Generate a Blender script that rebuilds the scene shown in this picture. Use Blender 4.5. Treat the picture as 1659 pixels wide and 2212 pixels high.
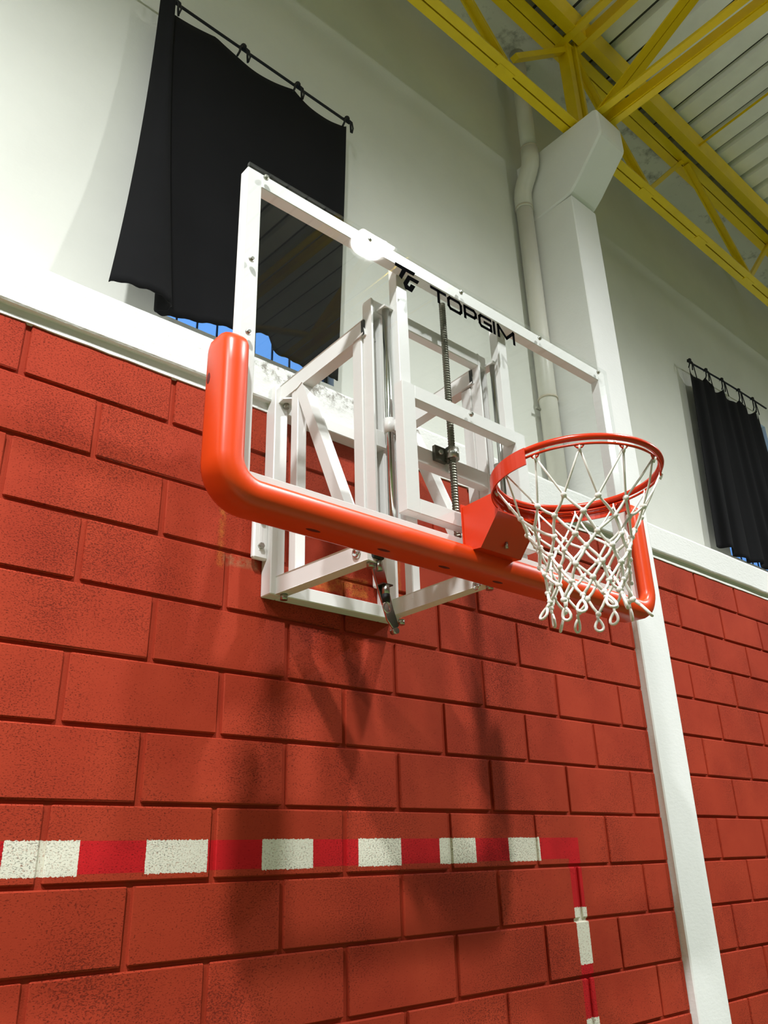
import bpy, bmesh, math, random
from mathutils import Vector, Matrix
random.seed(7)
for o in list(bpy.data.objects): bpy.data.objects.remove(o)
S = bpy.context.scene
C = S.collection

# ------------------------------------------------------------------ camera
CAM = Vector((-1.0579, -2.2383, -1.5665)); YAW, PITCH, ROLL, FPX = 0.7294794, 0.4060811, -0.0304111, 1759.67
f = Vector((math.sin(YAW)*math.cos(PITCH), math.cos(YAW)*math.cos(PITCH), math.sin(PITCH)))
r0 = Vector((math.cos(YAW), -math.sin(YAW), 0)); u0 = r0.cross(f)
rt = math.cos(ROLL)*r0 + math.sin(ROLL)*u0; up = -math.sin(ROLL)*r0 + math.cos(ROLL)*u0
cd = bpy.data.cameras.new('camera'); cam = bpy.data.objects.new('camera', cd); C.objects.link(cam)
cd.sensor_fit = 'VERTICAL'; cd.sensor_height = 36.0; cd.lens = FPX/2212*36.0; cd.clip_start = .05
M4 = Matrix((rt, up, -f)).transposed().to_4x4(); M4.translation = CAM
cam.matrix_world = M4
S.camera = cam

# ------------------------------------------------------------------ sky, exposure
w = bpy.data.worlds.new('world'); S.world = w; w.use_nodes = True
bg = w.node_tree.nodes['Background']; bg.inputs[0].default_value = (.16, .40, .95, 1); bg.inputs[1].default_value = 1.2
S.view_settings.view_transform = 'Standard'; S.view_settings.look = 'None'
S.view_settings.gamma = 1; S.view_settings.use_curve_mapping = False
S.view_settings.exposure = 0.0
LAMP_Z = 3.10           # lower rim of every high-bay lamp
LAMP_W = 1030
LAMPS = [(2.45, -3.0, .95), (-1.88, -2.62, 1.55), (2.45, -7.5, .22), (-1.9, -7.5, .16), (6.8, -3.0, 1.5), (-4.75, -2.8, 1.5)]   # x, y, share of full output

# ------------------------------------------------------------------ materials
def lin(c): return tuple((x/255/12.92 if x/255 <= .04045 else ((x/255+.055)/1.055)**2.4) for x in c)
class NT:
    def __init__(s, name):
        s.m = bpy.data.materials.new(name); s.m.use_nodes = True
        s.t = s.m.node_tree; s.n = s.t.nodes; s.l = s.t.links
        s.b = s.n['Principled BSDF']; s.out = s.n['Material Output']
    def new(s, t, **k):
        n = s.n.new(t)
        for a, v in k.items(): setattr(n, a, v)
        return n
    def noise(s, scale, detail=4, rough=.55, vec=None):
        n = s.new('ShaderNodeTexNoise'); n.inputs['Scale'].default_value = scale
        n.inputs['Detail'].default_value = detail; n.inputs['Roughness'].default_value = rough
        if vec: s.l.new(vec, n.inputs['Vector'])
        return n.outputs['Fac']
    def pos(s): return s.new('ShaderNodeNewGeometry').outputs['Position']
    def math(s, op, a, b=None, c=None, clamp=False):
        n = s.new('ShaderNodeMath', operation=op); n.use_clamp = clamp
        for i, v in enumerate((a, b, c)):
            if v is None: continue
            if isinstance(v, (int, float)): n.inputs[i].default_value = v
            else: s.l.new(v, n.inputs[i])
        return n.outputs[0]
    def ramp(s, fac, lo, hi, a=0., b=1.):
        n = s.new('ShaderNodeMapRange'); s.l.new(fac, n.inputs[0])
        n.inputs[1].default_value = lo; n.inputs[2].default_value = hi; n.inputs[3].default_value = a; n.inputs[4].default_value = b
        return n.outputs[0]
    def mix(s, fac, a, b):
        n = s.new('ShaderNodeMix', data_type='RGBA')
        for i, v in ((0, fac), (6, a), (7, b)):
            if isinstance(v, (int, float)): n.inputs[i].default_value = v
            elif isinstance(v, tuple): n.inputs[i].default_value = v if len(v) == 4 else v+(1,)
            else: s.l.new(v, n.inputs[i])
        return n.outputs[2]
    def bump(s, h, dist, strength=1.):
        n = s.new('ShaderNodeBump'); n.inputs['Distance'].default_value = dist; n.inputs['Strength'].default_value = strength
        s.l.new(h, n.inputs['Height']); s.l.new(n.outputs[0], s.b.inputs['Normal'])
    def col(s, v):
        if isinstance(v, tuple): s.b.inputs['Base Color'].default_value = v if len(v) == 4 else v+(1,)
        else: s.l.new(v, s.b.inputs['Base Color'])
    def set(s, **k):
        for a, v in k.items(): s.b.inputs[a.replace('_', ' ')].default_value = v
        return s.m
M = {}
def simple(name, rgb, rough=.5, metal=0., spec=.5, var=.0, scale=8., bump=0., bscale=60.):
    t = NT(name)
    if var:
        n = t.noise(scale, 5, .6, t.pos())
        c = lin(rgb); t.col(t.mix(t.ramp(n, .3, .7), tuple(x*(1-var) for x in c), tuple(min(1, x*(1+var)) for x in c)))
    else: t.col(lin(rgb))
    t.set(Roughness=rough, Metallic=metal, Specular_IOR_Level=spec)
    if bump: t.bump(t.noise(bscale, 4, .6, t.pos()), bump)
    M[name] = t.m; return t.m

def block_mat(name, face):
    t = NT(name); p = t.pos()
    sep = t.new('ShaderNodeSeparateXYZ'); t.l.new(p, sep.inputs[0]); x, z = sep.outputs[0], sep.outputs[2]
    base = lin((166, 55, 32)); dark = lin((156, 48, 28)); lite = lin((175, 62, 37))
    ri = t.new('ShaderNodeObjectInfo').outputs['Random']
    c = t.mix(t.ramp(t.noise(3.2, 4, .6, p), .3, .7), dark, lite)
    c = t.mix(t.math('MULTIPLY', ri, .45), c, base)
    # old fixings: ochre streaks and bare patches round the mount
    def box(x0, x1, z0, z1, soft=.008):
        wob = t.math('MULTIPLY', t.math('SUBTRACT', t.noise(45, 3, .6, p), .5), soft*2.2)
        xx = t.math('ADD', x, wob); zz = t.math('ADD', z, wob)
        a = t.ramp(xx, x0-soft, x0+soft); b = t.ramp(xx, x1-soft, x1+soft, 1, 0)
        d = t.ramp(zz, z0-soft, z0+soft); e = t.ramp(zz, z1-soft, z1+soft, 1, 0)
        return t.math('MULTIPLY', t.math('MULTIPLY', a, b), t.math('MULTIPLY', d, e))
    och = lin((196, 120, 52)); grey = lin((150, 120, 88))
    n2 = t.ramp(t.noise(38, 5, .7, p), .38, .62)
    for bx, cc, k in (((.205, .225, -.66, -.42), och, .55), ((.225, .36, -.645, -.612), grey, .6), ((.60, .85, -.66, -.585), och, .6),
                      ((.985, 1.02, -.70, -.40), och, .5)):
        c = t.mix(t.math('MULTIPLY', t.math('MULTIPLY', box(*bx, .007), n2), k), c, cc)
    # painted handball goal: crimson bar with cream dashes
    crim = lin((178, 24, 28)); cream = lin((226, 222, 205))
    crim2 = lin((196, 26, 32))
    crimc = t.mix(t.ramp(t.noise(9, 3, .5, p), .3, .7), crim, crim2)
    chip = t.ramp(t.noise(170, 6, .75, p), .36, .46)
    creamc = t.mix(chip, lin((186, 150, 130)), cream)
    rag = t.math('MULTIPLY', t.math('SUBTRACT', t.noise(160, 3, .6, p), .5), .014)
    zr = t.math('ADD', z, rag)
    def inside(v, lo, hi): return t.math('MULTIPLY', t.math('GREATER_THAN', v, lo), t.math('LESS_THAN', v, hi))
    bar = t.math('MULTIPLY', inside(z, -1.573, -1.493), t.math('LESS_THAN', x, 1.980))
    post = t.math('MULTIPLY', inside(x, 1.903, 1.980), t.math('LESS_THAN', z, -1.493))
    c = t.mix(t.math('MAXIMUM', bar, post), c, crimc)
    def dashes(v, first, pitch, width, lo, hi):
        fr = t.math('SUBTRACT', v, first); fr = t.math('DIVIDE', fr, pitch)
        fr = t.math('FRACT', t.math('ADD', fr, 20))
        return t.math('MULTIPLY', t.math('LESS_THAN', fr, width/pitch), inside(v, lo, hi))
    xr = t.math('ADD', x, t.math('MULTIPLY', rag, .4))
    dh = t.math('MULTIPLY', dashes(xr, .035, .3752, .190, -3., 1.76), inside(zr, -1.577, -1.492))
    dv = t.math('MULTIPLY', dashes(zr, -1.957, .385, .202, -3.4, -1.7), inside(xr, 1.904, 1.985))
    c = t.mix(t.math('MAXIMUM', dh, dv), c, creamc)
    # white paint of the beam runs a finger over the top course
    c = t.mix(t.math('GREATER_THAN', t.math('ADD', z, t.math('MULTIPLY', rag, .5)), -.016), c, lin((236, 234, 230)))
    if face:
        # pores of the cast block, a little longer sideways, their shade mixed into the colour
        mp = t.new('ShaderNodeMapping'); t.l.new(p, mp.inputs[0]); mp.inputs['Scale'].default_value = (150, 150, 290)
        dens = t.ramp(t.noise(2.3, 3, .5, p), .35, .65, -.05, .035)
        pit = t.ramp(t.math('ADD', t.noise(1., 6, .78, mp.outputs[0]), dens), .565, .63)
        c = t.mix(t.math('MULTIPLY', pit, .34), c, lin((70, 18, 10)))
        h = t.math('SUBTRACT', t.math('MULTIPLY', t.noise(420, 3, .6, p), .25), pit)
        t.bump(h, .0016)
    else: t.bump(t.noise(210, 5, .75, p), .0015)
    t.col(c); t.set(Roughness=.78, Specular_IOR_Level=.18)
    M[name] = t.m; return t.m
block_mat('block_paint', True); block_mat('mortar_paint', False)

def plaster(name, rgb, bump=.0012, bs=90, stain=False):
    grime = name == 'soffit'
    t = NT(name); p = t.pos(); c0 = lin(rgb)
    c = t.mix(t.ramp(t.noise(1.3, 5, .6, p), .3, .7), tuple(x*.94 for x in c0), tuple(min(1, x*1.03) for x in c0))
    if stain:
        sep = t.new('ShaderNodeSeparateXYZ'); t.l.new(p, sep.inputs[0]); x, z = sep.outputs[0], sep.outputs[2]
        k = t.math('MULTIPLY', t.math('MULTIPLY', t.ramp(x, .25, .33), t.ramp(x, .80, .9, 1, 0)), t.ramp(z, .07, .13))
        k = t.math('MULTIPLY', k, t.ramp(t.noise(24, 7, .78, p), .48, .60))
        c = t.mix(t.math('MULTIPLY', k, .75), c, lin((96, 84, 66)))
    if grime: c = t.mix(t.math('MULTIPLY', t.ramp(t.noise(6, 8, .7, p), .54, .72), .7), c, lin((70, 66, 56)))
    t.col(c); t.set(Roughness=.75, Specular_IOR_Level=.25)
    mp = t.new('ShaderNodeMapping'); t.l.new(p, mp.inputs[0]); mp.inputs['Scale'].default_value = (25, 60, 90)
    t.bump(t.math('ADD', t.noise(bs, 4, .6, p), t.math('MULTIPLY', t.noise(1, 4, .6, mp.outputs[0]), .8)), bump)
    M[name] = t.m
plaster('plaster', (226, 227, 218), .0006, 60)
plaster('concrete_white', (234, 234, 230), .0022, 70, True)
plaster('soffit', (222, 222, 214), .001, 50)
plaster('column_white', (240, 240, 237), .0008, 50)
simple('steel_white', (236, 233, 230), .28, spec=.5)
simple('pad_orange', (220, 66, 10), .34, var=.03, scale=3)
simple('slot_shade', (96, 12, 6), .6)  # dark red caps stand in for the shade inside the padding holes
simple('rim_orange', (200, 48, 8), .25)
simple('chrome', (205, 208, 205), .16, metal=1.)
simple('zinc', (178, 178, 168), .32, metal=1., var=.12, scale=90)
simple('screw_steel', (118, 116, 104), .38, metal=1.)
simple('dark_steel', (96, 92, 84), .4, metal=.9)
simple('rubber', (22, 24, 26), .6)
simple('print_black', (10, 10, 11), .95, spec=.0)
simple('cord_white', (226, 222, 212), .85, bump=.0008, bscale=500)
simple('rope_black', (16, 16, 16), .8)
simple('pvc', (214, 212, 200), .35, var=.03, scale=5)
simple('pvc_joint', (196, 186, 165), .4)
simple('truss_yellow', (240, 205, 0), .42, var=.06, scale=4)
simple('gap_dark', (40, 36, 26), .9)
simple('roof_sheet', (228, 230, 222), .5, var=.07, scale=3)
simple('roof_dark', (84, 84, 78), .9)
simple('floor_court', (90, 108, 66), .4, var=.05, scale=.6)
simple('hall_white', (130, 134, 120), .8)
simple('hall_red', (186, 62, 44), .7)
simple('frame_dark', (30, 34, 40), .5)
simple('lamp_shell', (200, 200, 200), .35, metal=.8)
def cloth():
    t = NT('curtain_black'); p = t.pos(); t.col(t.mix(t.ramp(t.noise(3, 3, .5, p), .3, .7), lin((9, 9, 11)), lin((14, 14, 16))))
    t.set(Roughness=.9, Specular_IOR_Level=.2); t.b.inputs['Sheen Weight'].default_value = .0
    t.bump(t.noise(700, 2, .5, p), .0004); M['curtain_black'] = t.m
cloth()
def glass(name, tint, rough=.0, ior=1.5):
    t = NT(name); t.n.remove(t.b)
    tr = t.new('ShaderNodeBsdfTransparent'); tr.inputs[0].default_value = tint+(1,)
    gl = t.new('ShaderNodeBsdfGlossy'); gl.inputs['Roughness'].default_value = rough
    lw = t.new('ShaderNodeLayerWeight'); lw.inputs[0].default_value = .5     # Schlick, the same from both faces
    fr = t.math('ADD', t.math('MULTIPLY', t.math('POWER', lw.outputs['Facing'], 5.), .96), .04)
    mx = t.new('ShaderNodeMixShader'); t.l.new(fr, mx.inputs[0]); t.l.new(tr.outputs[0], mx.inputs[1]); t.l.new(gl.outputs[0], mx.inputs[2])
    t.l.new(mx.outputs[0], t.out.inputs[0]); M[name] = t.m
glass('board_glass', (.975, .985, .98), .015)
glass('window_glass', (.95, .97, .97), .0)
def emit(name, rgb, s):
    t = NT(name); t.b.inputs['Emission Color'].default_value = rgb+(1,); t.b.inputs['Emission Strength'].default_value = s
    t.col((.8, .8, .8)); M[name] = t.m
emit('lamp_glow', (1., .97, .92), 22)

# ------------------------------------------------------------------ mesh helpers
class B:
    """collects shapes into one mesh"""
    def __init__(s): s.bm = bmesh.new()
    def box(s, a, b, bev=0.):
        a = Vector(a); b = Vector(b)
        t = bmesh.new(); bmesh.ops.create_cube(t, size=1)
        for v in t.verts: v.co = Vector(((a[i]+b[i])/2+v.co[i]*(b[i]-a[i]) for i in range(3)))
        return s._add(t, bev)
    def _add(s, t, bev=0., seg=1):
        if bev: bmesh.ops.bevel(t, geom=list(t.edges), offset=bev, segments=seg, affect='EDGES', profile=.5)
        me = bpy.data.meshes.new('x'); t.to_mesh(me); t.free(); s.bm.from_mesh(me); bpy.data.meshes.remove(me); return s
    def beam(s, p, q, w, h, upv=(0, 0, 1), bev=0.):
        p = Vector(p); q = Vector(q); d = (q-p).normalized(); sd = d.cross(Vector(upv)).normalized(); uu = sd.cross(d).normalized()
        t = bmesh.new(); L = (q-p).length; bmesh.ops.create_cube(t, size=1)
        for v in t.verts: v.co = (p+q)/2 + d*v.co.x*L + sd*v.co.y*w + uu*v.co.z*h
        return s._add(t, bev)
    def tube(s, pts, r, n=10, closed=False, caps=True):
        pts = [Vector(p) for p in pts]; rr = r if isinstance(r, (list, tuple)) else [r]*len(pts)
        N = len(pts); rings = []; prev = None
        for i, p in enumerate(pts):
            if closed: d = pts[(i+1) % N]-pts[i-1]
            else: d = pts[min(i+1, N-1)]-pts[max(i-1, 0)]
            d = d.normalized()
            if prev is None:
                a = Vector((0, 0, 1)) if abs(d.z) < .9 else Vector((1, 0, 0))
                e = d.cross(a).normalized()
            else: e = (prev - d*prev.dot(d)).normalized()
            prev = e; g = d.cross(e)
            rings.append([s.bm.verts.new(p+(e*math.cos(k*2*math.pi/n)+g*math.sin(k*2*math.pi/n))*rr[i]) for k in range(n)])
        for i in range(N if closed else N-1):
            a, b = rings[i], rings[(i+1) % N]
            for k in range(n): s.bm.faces.new((a[k], a[(k+1) % n], b[(k+1) % n], b[k])).smooth = True
        if caps and not closed: s.bm.faces.new(rings[0][::-1]); s.bm.faces.new(rings[-1])
        return s
    def cyl(s, p, q, r, n=16): return s.tube([p, q], r, n)
    def prism(s, poly, axis, a, b, bev=0.):
        """poly: 2-D outline in the two other axes (cyclic order x,y,z), extruded from a to b along axis"""
        t = bmesh.new()
        def P(u, v, k):
            return {'x': (k, u, v), 'y': (u, k, v), 'z': (u, v, k)}[axis]
        lo = [t.verts.new(P(u, v, a)) for u, v in poly]; hi = [t.verts.new(P(u, v, b)) for u, v in poly]
        t.faces.new(lo[::-1]); t.faces.new(hi); n = len(poly)
        for i in range(n): t.faces.new((lo[i], lo[(i+1) % n], hi[(i+1) % n], hi[i]))
        bmesh.ops.recalc_face_normals(t, faces=list(t.faces))
        return s._add(t, bev)
    def strips(s, rows, closed_u=False, closed_v=False, smooth=True):
        vs = [[s.bm.verts.new(p) for p in row] for row in rows]; R = len(vs); N = len(vs[0])
        for i in range(R if closed_v else R-1):
            for k in range(N if closed_u else N-1):
                a = vs[i]; b = vs[(i+1) % R]
                s.bm.faces.new((a[k], a[(k+1) % N], b[(k+1) % N], b[k])).smooth = smooth
        s.vs = vs; return s
    def ball(s, c, r, u=8, v=6, sc=(1, 1, 1)):
        t = bmesh.new(); bmesh.ops.create_uvsphere(t, u_segments=u, v_segments=v, radius=r)
        for x in t.verts: x.co = Vector(c)+Vector((x.co.x*sc[0], x.co.y*sc[1], x.co.z*sc[2]))
        for fc in t.faces: fc.smooth = True
        return s._add(t)
    def done(s, name, mat, parent=None, fix=True):
        if fix: bmesh.ops.recalc_face_normals(s.bm, faces=list(s.bm.faces))
        me = bpy.data.meshes.new(name); s.bm.to_mesh(me); s.bm.free()
        if mat: me.materials.append(M[mat])
        o = bpy.data.objects.new(name, me); C.objects.link(o)
        if parent: o.parent = parent; o.matrix_parent_inverse = parent.matrix_basis.inverted()
        return o
def inst(o, loc, parent, rot=None):
    c = o.copy(); C.objects.link(c); c.location = loc
    if rot: c.rotation_euler = rot
    if parent: c.parent = parent; c.matrix_parent_inverse = parent.matrix_basis.inverted()
    return c
def tag(o, label, cat, group=None, kind=None):
    o['label'] = label
    if cat: o['category'] = cat
    if group: o['group'] = group
    if kind: o['kind'] = kind
    return o
def thing(name, label, cat, loc=(0, 0, 0), group=None):
    o = bpy.data.objects.new(name, None); C.objects.link(o); o.location = loc; o.empty_display_size = .1
    return tag(o, label, cat, group)
def struct(o, label):
    o['kind'] = 'structure'; o['label'] = label; return o

# ------------------------------------------------------------------ the hall
FZ = -3.565; YW = .37; X0, X1, YF = -8., 13., -13.
struct(B().box((X0-.2, YF-.2, FZ-.2), (X1+.2, YW+.3, FZ)).done('floor', 'floor_court'), 'tan sports floor of the hall')
for nm, a, b in (('wall_left', (X0-.2, YF, FZ), (X0, YW, 5.6)), ('wall_right', (X1, YF, FZ), (X1+.2, YW, 5.6)), ('wall_front', (X0, YF-.2, FZ), (X1, YF, 5.6))):
    o = struct(B().box(a, b).done(nm, 'hall_white'), 'white painted side wall of the sports hall'); o['label'] = {'wall_left': 'white wall closing the hall at the left end', 'wall_right': 'white wall closing the hall at the right end', 'wall_front': 'white wall across the court behind the camera'}[nm]
# brick-height masonry: mortar slab and blocks
BW, BH = .48704, .2
PX0, PX1, PY = 2.655, 2.925, -.032       # pillar sides and front
def mortar(a, b): return B().box((a, .010, FZ), (b, .20, .02))
lower = struct(mortar(X0, X1).done('wall_back', 'mortar_paint'), 'red painted concrete block wall below the white beam')
def block_bm(wd, seed=0):
    jx, jz = .018, .012
    rnd = random.Random(seed); t = B()
    t.box((jx/2, .0, -BH+jz/2), (wd-jx/2, .03, -jz/2), .0035)
    for v in t.bm.verts:
        if v.co.y < .02: v.co += Vector((rnd.uniform(-.0012, .0012), rnd.uniform(-.0008, .0012), rnd.uniform(-.0012, .0012)))
    return t
full = [block_bm(BW, k).done('block', 'block_paint') for k in range(5)]
for o in full: C.objects.unlink(o)
rest = B(); nblk = 0
def add_block(xa, xb, row, indiv):
    global nblk
    wd = xb-xa
    if wd < .03: return
    if indiv:
        if abs(wd-BW) < 1e-4:
            o = bpy.data.objects.new('block', full[(nblk*7) % 5].data); C.objects.link(o)
        else: o = block_bm(wd, nblk).done('block', 'block_paint')
        o.location = (xa, random.uniform(-.0015, .0015), -BH*row); o.parent = lower; nblk += 1
    else: rest.box((xa+.009, 0, -BH*(row+1)+.006), (xb-.009, .03, -BH*row-.006))
for row in range(18):
    off = 0. if row % 2 == 0 else BW/2      # rows 1,3,5.. joints on whole pitches
    k = math.floor((X0-off)/BW)
    while off+k*BW < X1:
        a = max(off+k*BW, X0); b = min(off+(k+1)*BW, X1); k += 1
        if row == 17: continue
        segs = []
        if a < PX0: segs.append((a, min(b, PX0+.002)))
        if b > PX1: segs.append((max(a, PX1-.002), b))
        for s0, s1 in segs:
            seen = row < 13 and s1 > -1.1 and s0 < 5.2 - .12*row
            add_block(s0, s1, row, seen)
ro = rest.done('block_field', 'block_paint', lower); ro['kind'] = 'stuff'; ro['label'] = 'red concrete blocks of the same wall further along'
# white beam over the blocks
def beam(xa, xb, nm, lab):
    n = 60; rows = []
    prof = [(.06, .012), (-.028, .010), (-.032, .016), (-.032, .160), (-.028, .172), (-.018, .180), (.0, .184), (YW+.02, .19)]
    rnd = random.Random(3)
    for i in range(n+1):
        x = xa+(xb-xa)*i/n; j = [rnd.uniform(-.003, .003) for _ in range(3)]
        rows.append([(x, y+(j[0]*.5 if 0 < k < 6 else 0), z+(j[1] if 1 <= k <= 2 else j[2] if 3 <= k <= 6 else 0)) for k, (y, z) in enumerate(prof)])
    t = B().strips(rows, smooth=False)
    return struct(t.done(nm, 'concrete_white'), lab)
def bed(xa, xb, par):
    rnd = random.Random(5); n = int((xb-xa)/.06); zs = [-.025+rnd.uniform(-.002, .002) for _ in range(n+1)]
    poly = [(xa, .016), (xb, .016)]+[(lerp(xb, xa, i/n), zs[i]) for i in range(n+1)]
    B().prism(poly, 'y', -.006, .02).done('mortar_bed', 'concrete_white', par)
def lerp(a, b, k): return a+(b-a)*k
t1 = beam(X0, PX0+.01, 'trim_1', 'white concrete beam over the blocks left of the pillar')
t2 = beam(PX1-.01, X1, 'trim_2', 'white concrete beam over the blocks right of the pillar')
bed(X0, PX0, t1); bed(PX1, X1, t2)
# upper plaster wall with window openings
WIN = [(.10, .98, .507, 2.05), (4.80, 6.05, .505, 2.05)]
def upper():
    t = B(); zt = 4.6; cuts = [X0]+[v for wv in WIN for v in wv[:2]]+[X1]
    for i in range(0, len(cuts)-1):
        a, b = cuts[i], cuts[i+1]
        if i % 2 == 0: t.box((a, YW, .0), (b, YW+.16, zt))
        else:
            wv = WIN[i//2]; t.box((a, YW, .0), (b, YW+.16, wv[2])); t.box((a, YW, wv[3]), (b, YW+.16, zt))
    return t.done('wall_back_upper', 'plaster')
struct(upper(), 'white plastered upper wall set back above the beam')
for i, (a, b, z0, z1) in enumerate(WIN):
    wn = bpy.data.objects.new('window_%d' % (i+1), None); C.objects.link(wn); wn.location = (a, YW, z0)
    struct(wn, ['window with thin dark bars behind the large black curtain', 'window behind the far black curtain right of the pillar'][i])
    fr = B(); yy = (YW+.05, YW+.085)
    fr.box((a, yy[0], z0), (a+.02, yy[1], z1)); fr.box((b-.02, yy[0], z0), (b, yy[1], z1)); fr.box((a, yy[0], z0), (b, yy[1], z0+.006)); fr.box((a, yy[0], z1-.02), (b, yy[1], z1))
    fr.done('window_frame', 'frame_dark', wn)
    x = a+.085
    while x < b-.05:
        B().box((x-.0025, YW+.045, z0), (x+.0025, YW+.055, z1)).done('window_bar', 'frame_dark', wn); x += .0955
    B().box((a, YW+.064, z0), (b, YW+.068, z1)).done('pane', 'window_glass', wn)
# pillar with corbel
def pillar():
    t = B()
    t.box((PX0, PY, FZ), (PX1, YW+.01, 2.44), .006)
    t.prism([(YW+.01, 2.42), (.02, 2.45), (PY, 2.46), (-.10, 2.52), (-.30, 2.74), (-.315, 2.76), (-.315, 2.96), (-.29, 2.985), (YW+.01, 2.985)], 'x', PX0-.004, PX1+.004, .012)
    return t.done('pillar', 'column_white')
struct(pillar(), 'white concrete pillar with corbel head carrying the roof truss')

# ------------------------------------------------------------------ roof
PIT = .075
def roofz(y): return 4.13 - PIT*(y+.14)
roof = struct(B().prism([(YW+.2, roofz(YW+.2)+.06), (YF, roofz(YF)+.06), (YF, roofz(YF)+.12), (YW+.2, roofz(YW+.2)+.12)], 'x', X0, X1).done('ceiling', 'roof_dark'), 'pale ribbed sheet roof over the yellow trusses')
def pan(wd):
    g = .055; y0, y1 = YW+.18, YF+.02
    prof = [(0, .05), (g*.35, .0), (wd-g, .0), (wd-g*.65, .05)]
    t = B()
    t.strips([[(x, y, roofz(y)+z) for x, z in prof] for y in (y0, y1)], smooth=False)
    return t
p0 = pan(.229).done('roof_panel', 'roof_sheet', roof)
x = 3.245 - .229*40; first = True
while x < X1-.3:
    if x > X0:
        if first: p0.location.x = x; first = False
        else: inst(p0, (x, 0, 0), roof)
    x += .229
def angle_pair(t, p, q, width, gap, depth, upv=(0, 0, 1), th=.012):
    """two angles back to back with a slot: undersides flat, webs standing up at the slot"""
    p = Vector(p); q = Vector(q); d = (q-p).normalized(); sd = d.cross(Vector(upv)).normalized(); uu = sd.cross(d).normalized()
    for s in (-1, 1):
        a = sd*s*(gap/2+(width-gap)/4)
        t.beam(p+a+uu*th/2, q+a+uu*th/2, (width-gap)/2, th, upv)
        c = sd*s*(gap/2+th/2)
        t.beam(p+c+uu*(th+depth)/2, q+c+uu*(th+depth)/2, th, depth-th, upv)
# longitudinal girder along the wall
g = thing('eaves_girder', 'yellow lattice girder of paired angles running along the wall top', 'girder', (2.8, -.09, 3.0))
GY = -.093; ZL = 3.0; ZU = 3.86
t = B(); angle_pair(t, (X0, GY, ZL), (X1, GY, ZL), .118, .009, .09); t.box((X0, GY-.02, ZL+.085), (X1, GY+.02, ZL+.097)); t.done('bottom_chord', 'truss_yellow', g)  # unseen cover strip added on top so the slot stays dark
t = B()
angle_pair(t, (X0, -.065, ZU), (X1, -.065, ZU), .145, .008, .09); t.done('top_chord', 'truss_yellow', g)
nodes = [2.8+1.60*k for k in range(-6, 7)]
for k, xn in enumerate(nodes[:-1]):
    xm = xn+.8
    # spacer plates closing the slot
    for sx in (xn, xm): B().box((sx-.07, GY-.02, ZL-.004), (sx+.07, GY+.02, ZL+.012)).done('spacer_plate', 'truss_yellow', g)
    up_n = (k % 1 == 0)
    for a, b in (((xn+.05, ZU-.01), (xm-.02, ZL+.05)), ):
        t = B(); angle_pair(t, (a[0], GY+.02, a[1]), (b[0], GY+.01, b[1]), .10, .008, .05, (0, -1, 0)); t.done('diagonal', 'truss_yellow', g)
    if abs(xn-2.8) > .1:
        B().beam((xn-.75, GY, ZL+.06), (xn, -.08, ZU), .035, .035).done('strut', 'truss_yellow', g)
B().beam((2.12, GY, ZL+.22), (2.74, -.09, ZU-.05), .05, .04).done('strut', 'truss_yellow', g)
# eaves purlin (channel) carrying the sheets
pu = thing('eaves_purlin', 'yellow channel purlin right under the roof sheets at the eaves', 'purlin', (2.8, -.2, 3.88))
t = B(); t.box((X0, -.245, 3.875), (X1, -.165, 3.885)); t.box((X0, -.175, 3.885), (X1, -.165, 4.10)); t.done('channel', 'truss_yellow', pu)
t = B(); t.box((X0, -.238, 3.885), (X1, -.228, 4.11)); t.done('web', 'truss_yellow', pu)
so_ = struct(B().box((X0, .025, 3.93), (X1, YW, 4.02)).done('trim_3', 'soffit'), 'dirty white eaves gutter strip along the wall top')
# main truss crossing the hall
tr = thing('roof_truss', 'yellow roof truss of paired channels crossing the hall from the pillar head', 'roof truss', (2.8, -.1, 3.0))
ye = YF+.1
for sx in (-1, 1):
    xc = 2.795+sx*.072
    t = B(); t.box((xc-.026, ye, 3.0), (xc+.026, -.06, 3.010)); t.box((xc-sx*.026-(.008 if sx > 0 else 0), ye, 3.010), (xc-sx*.026+(0 if sx > 0 else .008), -.06, 3.085)); t.done('bottom_chord', 'truss_yellow', tr)
    t = B(); zc = 3.86
    for (aa, bb) in (((xc, -.05, zc), (xc, ye, zc-PIT*ye)),): t.beam(aa, bb, .055, .012); t.beam((xc-sx*.022, -.05, zc+.045), (xc-sx*.022, ye, zc+.045-PIT*ye), .01, .09)
    t.done('top_chord', 'truss_yellow', tr)
t = B(); t.box((2.735, -.13, 2.99), (2.795, -.05, 3.93)); t.box((2.815, -.15, 2.99), (2.840, -.07, 3.93)); t.done('post', 'truss_yellow', tr)
ys = [-.27, -2.3, -4.3, -6.3, -8.3, -10.3]
for i in range(len(ys)-1):
    a, b = (ys[i], 3.05), (ys[i+1], 3.9-PIT*ys[i+1])
    if i % 2: a, b = (ys[i], 3.9-PIT*ys[i]), (ys[i+1], 3.05)
    t = B(); angle_pair(t, (2.795, a[0], a[1]), (2.795, b[0], b[1]), .12, .006, .05); t.done('diagonal', 'truss_yellow', tr)
tag(B().cyl((4.45, -.18, 3.95), (4.40, -6., 3.95+PIT*5.8), .010, 8).done('tie_rod', 'truss_yellow'), 'thin yellow tie rod running under the roof sheets', 'tie rod')

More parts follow.
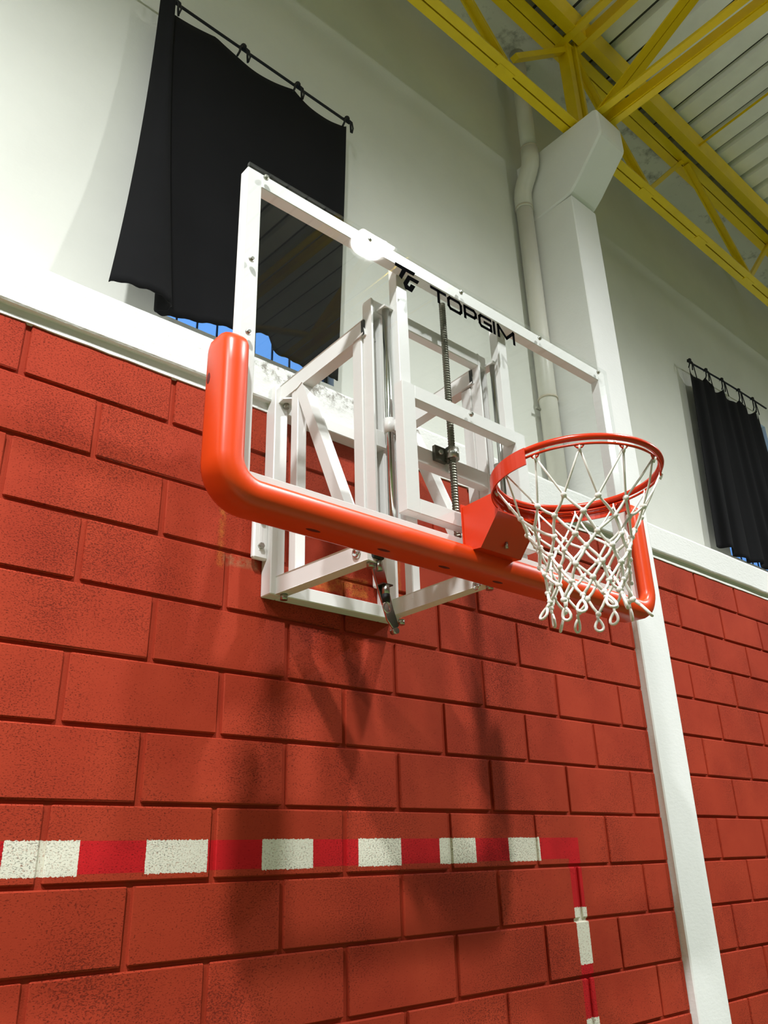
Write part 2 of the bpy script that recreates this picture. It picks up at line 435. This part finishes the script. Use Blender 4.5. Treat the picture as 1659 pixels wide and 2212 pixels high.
# ------------------------------------------------------------------ rain pipe
dp = thing('rain_pipe', 'white plastic rain pipe with an offset bend beside the pillar', 'pipe', (2.59, .30, .2))
PXc, PYc, PR = 2.585, .300, .056
B().cyl((PXc, PYc, .186), (PXc, PYc, 2.56), PR, 20).done('pipe', 'pvc', dp)
B().tube([(PXc, PYc, 2.50), (PXc, PYc, 2.62), (PXc, PYc-.008, 2.67), (PXc, PYc-.030, 2.72), (PXc, PYc-.070, 2.79), (PXc, PYc-.092, 2.84), (PXc, PYc-.10, 2.89), (PXc, PYc-.10, 2.98)],
         [PR+.005]*8, 20).done('offset_bend', 'pvc', dp)
B().cyl((PXc, PYc-.10, 2.95), (PXc, PYc-.10, 3.93), PR, 20).done('pipe', 'pvc', dp)
for z in (2.51, 1.0): B().cyl((PXc, PYc, z), (PXc, PYc, z+.012), PR+.0065, 20).done('coupling_ring', 'pvc_joint', dp)
B().cyl((PXc, PYc-.10, 2.972), (PXc, PYc-.10, 2.984), PR+.007, 20).done('coupling_ring', 'pvc_joint', dp)
B().beam((PXc-.02, PYc+.03, .93), (PXc-.09, PYc+.03, .93), .012, .012).done('clip', 'zinc', dp)

# ------------------------------------------------------------------ curtains
def lerp(a, b, k): return a+(b-a)*k
def curtain(name, label, top, bot, zb, ztop_f, flare=0., nv=46):
    """top, bot: lists of (x,y) of the hanging folds; zb(u) hem height, ztop(u) upper edge"""
    n = len(top); rows = []
    def res(pl, m):
        P = [Vector(p) for p in pl]; L = [0.]
        for i in range(1, len(P)): L.append(L[-1]+1)
        out = []
        for k in range(m):
            s = L[-1]*k/(m-1); i = min(int(s), len(P)-2); fq = s-i
            p_1 = P[max(i-1, 0)]; p0 = P[i]; p1 = P[i+1]; p2 = P[min(i+2, len(P)-1)]
            out.append(.5*((2*p0)+(p1-p_1)*fq+(2*p_1-5*p0+4*p1-p2)*fq*fq+(3*p0-p_1-3*p1+p2)*fq**3))
        return out
    m = (n-1)*7+1
    T = res(top, m); Bt = res(bot, m)
    for j in range(nv+1):
        v = j/nv; row = []
        for i in range(m):
            u = i/(m-1); k = v**(1.15+flare*max(0, 1-u/.3)); p = T[i].lerp(Bt[i], k)
            z = lerp(ztop_f(u), zb(u), v)
            wv = math.sin(u*23+v*2.1)*.004*v
            row.append((p.x+.5*wv, p.y+wv, z))
        rows.append(row)
    root = thing(name, label, 'curtain', (bot[0][0], bot[0][1], zb(0)))
    o = B().strips(rows).done('cloth', 'curtain_black', root)
    so = o.modifiers.new('thickness', 'SOLIDIFY'); so.thickness = .003
    return root
def scallop(z, ties, dip):
    def fz(u):
        for a, b in zip(ties, ties[1:]):
            if a <= u <= b: q = (u-a)/(b-a); return z-dip*math.sin(math.pi*q)**.8 - .0
        return z
    return fz
ZR = 2.185; RY = .285
HEM = [(0, .345), (.2, .355), (.27, .365), (.33, .385), (.4, .405), (.467, .445), (.533, .485), (.6, .507), (.667, .53), (.715, .555), (.735, .49), (.8, .475), (.9, .474), (1., .478)]
def hem1(u):
    for (ua, za), (ub, zb_) in zip(HEM, HEM[1:]):
        if ua <= u <= ub: return lerp(za, zb_, (u-ua)/(ub-ua))+.004*math.sin(u*57)+.003*math.sin(u*131)
    return HEM[-1][1]
top1 = [(-.10, .27), (-.085, .235), (-.06, .215), (-.045, .235), (-.04, .262), (-.03, .275), (.06, .280), (.17, .282), (.31, .283), (.42, .286), (.53, .283), (.64, .28), (.75, .288), (.86, .284), (.94, .280), (1.005, .285)]
bot1 = [(-.225, .115), (-.15, .085), (-.06, .085), (.005, .10), (.02, .15), (-.005, .215), (.03, .255), (.12, .28), (.25, .278), (.36, .285), (.48, .277), (.58, .285), (.68, .28), (.78, .287), (.87, .279), (.935, .285)]
c1 = curtain('curtain', 'large black curtain flared at its lower left corner behind the backboard', top1, bot1, hem1, scallop(2.135, [.12, .48, .74, 1.0], .05), .9)
top2, bot2 = [], []
for k in range(22):
    q = k/21; top2.append((4.56+1.20*q, .285+.016*math.sin(k*1.9))); bot2.append((4.44+1.46*q+.01*math.sin(k*2.3), .285+.035*math.sin(k*1.9+.4)))
c2 = curtain('curtain', 'black curtain hanging right of the pillar at the far window', top2, bot2, lambda u: .47+.012*math.sin(u*17)-.03*u, scallop(2.06, [0, .22, .45, .7, .93, 1.0], .085))
def rope(name, label, a, b, sag):
    pts = [Vector(a).lerp(Vector(b), k/24)-Vector((0, 0, sag*math.sin(math.pi*k/24))) for k in range(25)]
    return tag(B().tube(pts, .0075, 8).done(name, 'rope_black'), label, 'rope')
rope('curtain_rope', 'black rope stretched above the large black curtain', (-1.6, RY, 2.20), (1.03, RY, 2.175), .0)
rope('curtain_rope', 'black rope stretched above the far curtain right of the pillar', (4.55, RY, 2.10), (5.95, RY, 2.17), -.015)
def ties(root, xs, zs, zlow, hang):
    for i, x in enumerate(xs):
        z = zs[i]; rnd = random.Random(i+len(xs))
        t = B()
        for s in (-1, 1):
            t.tube([(x, RY-.012, z+.012), (x+s*.02, RY-.016, z-.02), (x+s*.022, RY-.014, zlow(x)-.0), (x+s*.03, RY-.006, zlow(x)-.03)], .0055, 6)
        t.tube([(x-.012, RY+.0, z+.010), (x, RY-.015, z+.016), (x+.012, RY, z+.010), (x, RY+.014, z-.008)], .0065, 6, closed=True)
        t.tube([(x, RY-.014, z+.004), (x+.028, RY-.018, z-.01), (x+.035, RY-.018, z-.05), (x+.02+hang*.3, RY-.02, z-.07-hang)], .0045, 6)
        t.ball((x, RY-.01, z+.006), .016, 8, 6)
        t.done('tie', 'rope_black', root)
ties(c1, [-.035, .345, .675, 1.005], [2.19, 2.185, 2.18, 2.177], lambda x: 2.135, .02)
ties(c2, [4.565, 4.83, 5.10, 5.40, 5.66], [2.105, 2.12, 2.135, 2.145, 2.155], lambda x: 2.06, .08)

# ------------------------------------------------------------------ wall mount
wm = thing('wall_mount', 'white steel swing-arm frame carrying the backboard off the red wall', 'wall mount', (.65, 0, -.74))
SW = 'steel_white'
WX0, WX1 = .374, .955
B().box((WX0, -.058, -.738), (WX0+.056, .0, .07), .003).done('wall_post', SW, wm)
B().box((WX1-.062, -.058, -.738), (WX1, .0, .07), .003).done('wall_post', SW, wm)
B().box((WX0+.056, -.058, -.738), (WX1-.062, .0, -.690), .003).done('wall_rail', SW, wm)
B().box((WX0+.056, -.058, -.04), (WX1-.062, .0, .01), .003).done('wall_rail', SW, wm)
for xa, xb, xs in ((WX0-.055, WX0+.004, WX0-.028), (WX1-.095, WX1-.060, WX1-.078)):
    for za, zb in ((-.615, -.44),):
        pl = B().box((xa, -.034, za), (xb, -.012, zb), .006).done('fixing_plate', SW, wm)
        B().box((xs-.006, -.0352, za+.03), (xs+.006, -.0335, zb-.03)).done('slot', 'steel_white', pl)
        for zz in (za+.045, zb-.035): B().cyl((xs, -.046, zz), (xs, -.032, zz), .011, 6).done('bolt', 'zinc', pl)
def truss(xr, xf, right):
    yr, yf = -.062, -.50
    def X(y): return lerp(xr, xf, (y-yr)/(yf-yr))
    def P(y, z): return (X(y)+.02, y, z)
    tb0, tb1, bb0, bb1 = .038, .100, -.706, -.704
    if right: tb0, tb1, bb0, bb1 = .060, .118, -.690, -.672
    ar = thing_part('swing_arm', wm)
    B().beam(P(yr+.01, tb0), P(yf, tb1), .040, .066, bev=.003).done('top_bar', SW, ar)
    B().beam(P(yr+.01, bb0), P(yf+.005, bb1), .040, .062, bev=.003).done('bottom_bar', SW, ar)
    B().box((X(-.14), -.160, -.68), (X(-.14)+.04, -.118, .03), .003).done('rear_upright', SW, ar)
    B().box((X(-.46), -.489, -.68), (X(-.46)+.04, -.440, .075), .003).done('front_upright', SW, ar)
    B().beam(P(-.165, .02), P(-.425, -.64), .038, .045, (1, 0, 0), bev=.003).done('diagonal', SW, ar)
    # pivot plates and bolts
    for y, z, ya in ((yr, tb0-.036, -.10), (yf+.02, tb1-.030, -.42)):
        pl = B().prism([(X(y)-.005, y+.03), (X(y)+.045, y+.03), (X(y)+.06, y-.03), (X(y)+.02, ya-.02), (X(y)-.012, y-.03)], 'z', z-.006, z, 0).done('pivot_plate', SW, ar)
        B().cyl((X(y)+.02, y-.005, z-.022), (X(y)+.02, y-.005, z-.006), .011, 8).done('pivot_bolt', 'zinc', pl)
    B().cyl((X(yr)+.022, yr-.012, -.757), (X(yr)+.022, yr-.012, -.738), .013, 10).done('pivot_bolt', 'zinc', ar)
    B().cyl((X(yf)+.022, yf+.018, bb1-.048), (X(yf)+.022, yf+.018, bb1-.030), .013, 10).done('pivot_bolt', 'zinc', ar)
    B().box((X(yf)-.003, yf-.002, tb1-.028), (X(yf)+.043, yf+.012, tb1+.030)).done('end_cap', 'rubber', ar)
    t = B(); cx = X(-.46)-.006
    t.tube([(cx, -.452+.016*math.cos(a), -.700+.016*math.sin(a)) for a in [k*math.pi/6 for k in range(12)]], .003, 6, closed=True)
    t.tube([(cx-.006, -.452, -.70), (cx+.01, -.452, -.70)], .006, 8)
    t.done('locking_pin', 'chrome', ar)
def thing_part(name, parent):
    o = bpy.data.objects.new(name, None); C.objects.link(o); o.parent = parent; o.matrix_parent_inverse = parent.matrix_basis.inverted(); return o
truss(.397, .430, False); truss(.925, .965, True)
# carrier: two channel posts with rails, chrome guide rods and lead screw
for xa in (.434, .966):
    ch = B(); ch.box((xa, -.535, -.70), (xa+.008, -.49, .205)); ch.box((xa+.008, -.498, -.70), (xa+.047, -.49, .205)); ch.box((xa+.047, -.525, -.70), (xa+.055, -.49, .205))
    ch.done('carrier_post', SW, wm)
B().box((.4425, -.534, .150), (1.0125, -.497, .205), .003).done('carrier_rail', SW, wm)
B().box((.4425, -.534, -.362), (1.0125, -.497, -.300), .003).done('carrier_rail', SW, wm)
B().box((.4425, -.534, -.70), (1.0125, -.497, -.645), .003).done('carrier_rail', SW, wm)
for xr in (.478, 1.021):
    B().cyl((xr, -.560, -.655), (xr, -.560, .160), .0135, 20).done('guide_rod', 'chrome', wm)
    for z in (.158, -.66): B().box((xr-.02, -.578, z), (xr+.02, -.50, z+.008)).done('rod_bracket', SW, wm)
def screw():
    t = B(); n = 12; r1, r2 = .0125, .0105; rows = []; z0, z1, pit = -.66, .315, .010
    k = int((z1-z0)/pit*2)
    pts = [(.757, -.563, z0+(z1-z0)*i/k) for i in range(k+1)]
    t.tube(pts, [r1 if i % 2 else r2 for i in range(k+1)], n)
    for fc in t.bm.faces: fc.smooth = False
    return t.done('lead_screw', 'screw_steel', wm)
screw()
nut = B().cyl((.757, -.563, -.325), (.757, -.563, -.285), .024, 20).done('screw_nut', 'zinc', wm)
t = B(); t.box((.690, -.550, -.338), (.745, -.534, -.282), .002); t.box((.735, -.563, -.330), (.765, -.534, -.285), .002); t.done('nut_bracket', 'dark_steel', nut)
B().cyl((.708, -.562, -.31), (.708, -.548, -.31), .009, 6).done('bolt', 'zinc', nut)
# lever with pin hanging under the frame
lv = thing_part('lock_lever', wm); lv['label'] = 'flat steel lever with black cap and ring pin'
B().prism([(.447, -.66), (.490, -.66), (.545, -.86), (.566, -.912), (.556, -.922), (.540, -.922), (.520, -.90), (.462, -.74)], 'y', -.475, -.467, .001).done('lever_bar', 'chrome', lv)
B().prism([(.486, -.64), (.498, -.64), (.516, -.745), (.568, -.91), (.562, -.915), (.490, -.70)], 'y', -.466, -.440, .001).done('lever_flange', SW, lv)
B().box((.445, -.505, -.725), (.490, -.470, -.683), .004).done('rubber_cap', 'rubber', lv)
B().cyl((.476, -.495, -.760), (.472, -.495, -.730), .010, 8).done('bolt', 'zinc', lv)
B().box((.484, -.50, -.800), (.524, -.474, -.796)).done('stop_plate', 'dark_steel', lv)
B().cyl((.503, -.490, -.828), (.503, -.490, -.800), .012, 12).done('pin_body', 'zinc', lv)
B().cyl((.503, -.490, -.852), (.503, -.490, -.828), .0125, 12).done('pin_grip', 'rubber', lv)
B().tube([(.503+.013*math.cos(a), -.492, -.868+.016*math.sin(a)) for a in [k*math.pi/8 for k in range(16)]], .0035, 8, closed=True).done('pin_ring', 'chrome', lv)
B().cyl((.550, -.482, -.930), (.550, -.460, -.930), .010, 8).done('bolt', 'zinc', lv)

# ------------------------------------------------------------------ backboard
BX, BY, BZ = -.130, -.652, .351; BR, BB = BX+1.8, BZ-1.05
bb = thing('backboard', 'clear glass basketball backboard in white steel frame with orange edge padding', 'backboard', (BX+.9, BY+.05, BB))
gl = B().box((BX, BY, BB), (BR, BY+.012, BZ), .0008).done('glass_panel', 'board_glass', bb)
FY0, FY1 = BY+.0125, BY+.0525; FW = .052
fr = thing_part('outer_frame', bb)
for a, b in (((BX+.003, FY0, BB), (BX+FW, FY1, BZ-.006)), ((BR-FW, FY0, BB), (BR-.003, FY1, BZ-.006)), ((BX+FW, FY0, BZ-.006-FW), (BR-FW, FY1, BZ-.006)), ((BX+FW, FY0, BB), (BR-FW, FY1, BB+.050))):
    B().box(a, b, .0018).done('frame_tube', SW, fr)
CX = .765
tf = thing_part('target_frame', bb)
TZ0, TZ1 = BB+.088, BB+.538
for a, b in (((CX-.30, FY0, TZ0), (CX-.245, FY1, TZ1)), ((CX+.245, FY0, TZ0), (CX+.30, FY1, TZ1)), ((CX-.245, FY0, TZ1-.050), (CX+.245, FY1, TZ1)), ((CX-.245, FY0, TZ0), (CX+.245, FY1, TZ0+.050))):
    B().box(a, b, .0018).done('frame_tube', SW, tf)
for xa in (.497, 1.016):
    up_ = B().box((xa, FY1+.001, BB+.02), (xa+.048, FY1+.041, BZ-.010), .002).done('upright', SW, bb)
for xa, sx in ((.488, -1), (1.012, -1)):
    cl = thing_part('rod_collar', bb)
    B().tube([(xa+sx*.010, -.560, -.318), (xa+sx*.010, -.560, -.268)], .0185, 18).done('sleeve', SW, cl)
    B().box((xa-.004, -.590, -.315), (xa+.03, -.557, -.272), .002).done('lug', SW, cl)
for x, z in ((BX+.057, .322), (BX+.02, -.004), (CX, .318), (1.21, .318), (1.60, .318), (.335, .318), (BX+.02, -.25), (BR-.025, -.004), (CX, -.188)):
    bo = B().cyl((x, BY-.006, z), (x, BY, z), .009, 8).done('bolt', 'zinc', bb)
    B().cyl((x, BY-.010, z), (x, BY-.006, z), .0055, 6).done('bolt_head', 'chrome', bo)
# lettering printed on the glass
YP = (BY-.0012, BY-.0002)
def strokes(name, x0, x1, segs, th=.0122, z0=.214, z1=.271):
    t = B()
    for (a, b) in segs:
        p = Vector((lerp(x0, x1, a[0]), 0, lerp(z0, z1, a[1]))); q = Vector((lerp(x0, x1, b[0]), 0, lerp(z0, z1, b[1])))
        d = (q-p).normalized(); n_ = Vector((-d.z, 0, d.x))*th/2; e = d*(th/2)*.75
        poly = [(v.x, v.z) for v in (p-e+n_, q+e+n_, q+e-n_, p-e-n_)]
        t.prism(poly, 'y', YP[0], YP[1])
    return t.done(name, 'print_black', gl)
k0, k1 = .09, .91; w_ = .09
ring = [((.2, .09), (.8, .09)), ((.2, .91), (.8, .91)), ((w_, .25), (w_, .75)), ((1-w_, .25), (1-w_, .75)), ((.2, .09), (w_, .25)), ((.8, .09), (1-w_, .25)), ((.2, .91), (w_, .75)), ((.8, .91), (1-w_, .75))]
strokes('letter_t', .607, .684, [((.05, .91), (.95, .91)), ((.5, .91), (.5, .06))])
strokes('letter_o', .688, .765, ring)
strokes('letter_p', .772, .842, [((.09, .06), (.09, .91)), ((.09, .91), (.78, .91)), ((.78, .91), (.91, .76)), ((.91, .76), (.91, .52)), ((.91, .52), (.78, .37)), ((.78, .37), (.09, .37))])
strokes('letter_g', .849, .923, [((.92, .91), (.2, .91)), ((.2, .91), (w_, .75)), ((w_, .75), (w_, .25)), ((w_, .25), (.2, .09)), ((.2, .09), (.91, .09)), ((.91, .09), (.91, .5)), ((.91, .5), (.45, .5))])
strokes('letter_i', .929, .941, [((.5, .07), (.5, .93))])
strokes('letter_m', .953, 1.052, [((.06, .06), (.06, .93)), ((.06, .93), (.5, .2)), ((.5, .2), (.94, .93)), ((.94, .93), (.94, .06))])
em = B()
em.prism([(.444, .2855), (.537, .2865), (.528, .270), (.493, .270), (.471, .227), (.459, .236), (.474, .270), (.442, .2705)], 'y', YP[0], YP[1])
em.done('emblem', 'print_black', gl)
em = B(); em.prism([(.501, .260), (.554, .260), (.544, .243), (.510, .243), (.497, .217), (.506, .213), (.513, .228), (.534, .228), (.516, .195), (.485, .195), (.478, .216)], 'y', YP[0], YP[1])
em.done('emblem', 'print_black', gl)
# edge padding
def padding():
    sec = [(-.010, -.6535), (-.0105, -.672), (-.007, -.683), (.003, -.690), (.024, -.690), (.041, -.686), (.054, -.676), (.060, -.660), (.060, -.592), (.056, -.580), (.046, -.573), (.004, -.573), (.002, -.585), (.002, -.6535)]
    R = .060; zt = -.315
    path = []   # (origin, outward normal, shrink)
    xl, xr, zb = BX, BR, BB
    ends = [(0.046, .15), (.043, .45), (.033, .75), (.016, .93)]
    for dz, k in ends: path.append(((xl, zt+dz), (-1, 0), k))
    for i in range(6): path.append(((xl, lerp(zt, zb+R, i/5)), (-1, 0), 1))
    for i in range(1, 9):
        a = math.pi+i*math.pi/2/9; path.append(((xl+R+R*math.cos(a), zb+R+R*math.sin(a)), (math.cos(a), math.sin(a)), 1))
    for i in range(13): path.append(((lerp(xl+R, xr-R, i/12), zb), (0, -1), 1))
    for i in range(1, 9):
        a = 1.5*math.pi+i*math.pi/2/9; path.append(((xr-R+R*math.cos(a), zb+R+R*math.sin(a)), (math.cos(a), math.sin(a)), 1))
    for i in range(6): path.append(((xr, lerp(zb+R, zt, i/5)), (1, 0), 1))
    for dz, k in ends[::-1]: path.append(((xr, zt+dz), (1, 0), k))
    rows = []
    for (ox, oz), (nx, nz), k in path:
        row = []
        for n_, y in sec:
            y2 = lerp(-.600, y, k) if y < -.600 else y
            n2 = lerp(.012, n_, .55+.45*k)
            row.append((ox+nx*n2, y2, oz+nz*n2))
        rows.append(row)
    t = B().strips(rows, closed_u=True)
    t.bm.faces.new(t.vs[0][::-1]); t.bm.faces.new(t.vs[-1])
    o = t.done('edge_padding', 'pad_orange', bb); o['label'] = 'orange moulded padding round the lower edge'
    for x in (.126, .373, .613, .853, 1.117, 1.40):
        B().ball((x, -.632, BB-.0585), .022, 12, 6, (1.25, .42, .14)).done('slot', 'slot_shade', o)
    for sx in (-1, 1):
        B().ball((BX-.0585 if sx < 0 else BR+.0585, -.60, -.40), .020, 12, 6, (.14, .55, 1.05)).done('slot', 'slot_shade', o)
    return o
padding()

# ------------------------------------------------------------------ hoop
HX, HY, HZ = .770, -1.028, -.558; HR = .234
hp = thing('basketball_hoop', 'orange steel hoop with boxed bracket bolted to the glass backboard', 'hoop', (HX, -.66, HZ-.15))
N = 96
def circ(r, z, a0=0, a1=2*math.pi, n=N): return [(HX+r*math.cos(lerp(a0, a1, k/n)), HY+r*math.sin(lerp(a0, a1, k/n)), z) for k in range(n)]
B().tube(circ(HR, HZ), .009, 14, closed=True).done('ring', 'rim_orange', hp)
B().tube(circ(HR-.002, HZ-.0185), .0035, 8, closed=True).done('net_wire', 'rim_orange', hp)
def band():
    """plate wrapped round the rear of the ring, deepest at the board"""
    t = B(); rows = []; n = 48; a0, a1 = math.radians(-3), math.radians(183)
    for rr, rev in ((HR+.009, 0), (HR+.013, 1)):
        pass
    for k in range(n+1):
        a = lerp(a0, a1, k/n); h = .046
        ca, sa = math.cos(a), math.sin(a)
        rows.append([(HX+rr*ca, HY+rr*sa, z) for rr, z in ((HR+.009, HZ+.004), (HR+.013, HZ+.004), (HR+.013, HZ-h), (HR+.009, HZ-h))])
    t.strips(rows, closed_u=True, smooth=False); t.bm.faces.new(t.vs[0][::-1]); t.bm.faces.new(t.vs[-1]); return t.done('wrap_plate', 'rim_orange', hp)
band()
# bracket housing
t = B()
BXa, BXb = .683, .868
zt_, zb_ = BZ-.905, BZ-1.05-.004
side = [(-.655, zt_), (-.80, zt_+.006), (-.80, zt_-.060), (-.722, zb_-.004), (-.655, zb_+.004)]
for xa in (BXa, BXb-.006):
    t.prism(side, 'x', xa, xa+.006)
t.prism([(-.722, zb_-.004), (-.722, zb_+.001), (-.655, zb_+.007), (-.655, zb_+.002)], 'x', BXa+.006, BXb-.006)
# sloping underside, cut in towards the ring
def quad(pts, th):
    a = [t.bm.verts.new(p) for p in pts]; b = [t.bm.verts.new((p[0], p[1], p[2]+th)) for p in pts]
    t.bm.faces.new(a[::-1]); t.bm.faces.new(b)
    for i in range(len(pts)): t.bm.faces.new((a[i], a[(i+1) % len(pts)], b[(i+1) % len(pts)], b[i]))
zf = zt_-.060
quad([(BXa+.006, -.722, zb_-.003), (BXb-.006, -.722, zb_-.003), (BXb-.006, -.80, zf+.001), (BXa+.006, -.80, zf+.001)], .005)
t.box((BXa+.006, -.80, zt_-.006), (BXb-.006, -.655, zt_))
t.done('bracket', 'rim_orange', hp)
B().box((BXa-.004, -.6585, BB+.002), (BXb+.004, -.6535, zt_+.010), .001).done('base_plate', 'rim_orange', hp)
B().cyl((.775, -.745, zb_+.006), (.775, -.745, zb_+.026), .006, 6).done('bolt', 'zinc', hp)
hooks = [k*2*math.pi/12+.14 for k in range(12)]
for a in hooks:
    B().tube([(HX+(HR-.004)*math.cos(a+s), HY+(HR-.004)*math.sin(a+s), HZ-.0205-dz) for s, dz in ((-.05, 0), (-.03, .006), (0, .009), (.03, .006), (.05, 0))], .0025, 6).done('hook', 'rim_orange', hp)

# ------------------------------------------------------------------ net
nt = thing('basketball_net', 'white knotted cord net hanging from the orange hoop', 'net', (HX, HY, -1.0))
rnd = random.Random(11)
lev = [(-.585, .228), (-.690, .170), (-.735, .147), (-.778, .130), (-.820, .118), (-.862, .110), (-.903, .105), (-.942, .103)]
K = []
for j, (z, r) in enumerate(lev):
    row = []
    for k in range(12):
        a = hooks[k]+(math.pi/12 if j % 2 else 0)
        jz = rnd.uniform(-.009, .009) if j else 0; jr = rnd.uniform(-.009, .009) if j else 0; ja = rnd.uniform(-.05, .05) if j else 0
        row.append(Vector((HX+(r+jr)*math.cos(a+ja)-(.010*j/7), HY+(r+jr)*math.sin(a+ja), z+jz)))
    K.append(row)
for s in (0, 1):
    for k in range(12):
        t = B(); idx = k
        pts = [K[0][idx]]
        for j in range(1, len(lev)):
            # stepping between staggered rows
            if j % 2: idx = idx if s == 0 else (idx-1) % 12
            else: idx = (idx+1) % 12 if s == 0 else idx
            a = pts[-1]; b = K[j][idx]
            mid = (a+b)/2+Vector((rnd.uniform(-.003, .003), rnd.uniform(-.003, .003), -.002))
            pts += [mid, b]
        rad = [.0030]*3+[.0042]*(len(pts)-3)
        t.tube(pts, rad, 7)
        t.done('cord', 'cord_white', nt)
kn = B().ball((0, 0, 0), .0085, 8, 6, (1, 1, 1.1)).done('knot', 'cord_white', nt)
kn.matrix_parent_inverse = Matrix.Translation(-nt.location); first = True
for j in range(1, len(lev)):
    for p in K[j]:
        if first: kn.location = p; first = False
        else: inst(kn, p, nt, (rnd.uniform(0, 3), rnd.uniform(0, 3), 0))
for k in range(12):
    p = K[-1][k]; a = hooks[k]+math.pi/12; d = Vector((math.cos(a), math.sin(a), 0)); s_ = Vector((-math.sin(a), math.cos(a), 0)); fl = rnd.uniform(-.012, .036); ln = rnd.uniform(.034, .052)
    # short twin legs and an open end loop
    t = B(); e = p+d*fl*.7-Vector((0, 0, ln*.45)); t.tube([p, (p+e)/2+s_*.003, e], .0045, 7)
    tilt = rnd.uniform(-.8, .8); ax = (s_*math.cos(tilt)+d*math.sin(tilt)); dn = d*fl*.9-Vector((0, 0, .026+rnd.uniform(0, .012)))
    t.tube([e+ax*math.sin(q)*(.006+.010*(1-math.cos(q))/2)+dn*(1-math.cos(q))*.5 for q in [i*2*math.pi/14 for i in range(14)]], .0040, 7, closed=True)
    t.done('end_loop', 'cord_white', nt)
for k in range(12):
    a = hooks[k]; p = Vector((HX+(HR-.004)*math.cos(a), HY+(HR-.004)*math.sin(a), HZ-.022))
    B().tube([K[0][k]+Vector((0, 0, -.006)), p+Vector((0, 0, .004)), p+Vector((math.cos(a)*.006, math.sin(a)*.006, -.004)), K[0][k]+Vector((0, 0, -.012))], .0032, 6, closed=True).done('hook_loop', 'cord_white', nt)

# ------------------------------------------------------------------ high-bay lamps over the court
def lamp(i, x, y, k):
    lab = 'round high-bay lamp whose glare shows on the glass backboard top' if i == 0 else 'round high-bay lamp hanging over the court outside the view'
    L = thing('high_bay_lamp', lab, 'lamp', (x, y, LAMP_Z), 'high-bay lamps over the court')
    n = 28; prof = [(.20, 0), (.205, .004), (.19, .06), (.15, .13), (.10, .17), (.085, .30), (.06, .32), (.0, .32)]
    t = B(); t.strips([[(x+r*math.cos(k*2*math.pi/n), y+r*math.sin(k*2*math.pi/n), LAMP_Z+z) for k in range(n)] for r, z in prof[:-1]], closed_u=True)
    t.bm.faces.new(t.vs[-1]); t.done('housing', 'lamp_shell', L)
    B().cyl((x, y, LAMP_Z+.02), (x, y, LAMP_Z+.03), .185, 28).done('diffuser', 'lamp_glow', L)
    B().cyl((x, y, LAMP_Z+.32), (x, y, roofz(y)+.0), .006, 6).done('suspension_rod', 'lamp_shell', L)
    ld = bpy.data.lights.new('lamp_light', 'SPOT'); ld.energy = LAMP_W*k; ld.spot_size = math.radians(163); ld.spot_blend = 1.0; ld.shadow_soft_size = .10; ld.color = (.97, .99, 1.)
    for nm, e, zz, bl, rx in (('lamp_spill', .018, -.02, .02, 0), ('lamp_uplight', .05, .36, .3, math.pi)):
        sd = bpy.data.lights.new(nm, 'SPOT'); sd.energy = LAMP_W*k*e; sd.spot_size = math.pi; sd.spot_blend = bl; sd.shadow_soft_size = .08; sd.color = (.97, .99, 1.)
        so = bpy.data.objects.new(nm, sd); C.objects.link(so); so.location = (x, y, LAMP_Z+zz); so.rotation_euler = (rx, 0, 0); so.parent = L; so.matrix_parent_inverse = L.matrix_basis.inverted()
    lo = bpy.data.objects.new('lamp_light', ld); C.objects.link(lo); lo.location = (x, y, LAMP_Z-.02); lo.parent = L; lo.matrix_parent_inverse = L.matrix_basis.inverted()
for i, (x, y, k) in enumerate(LAMPS): lamp(i, x, y, k)
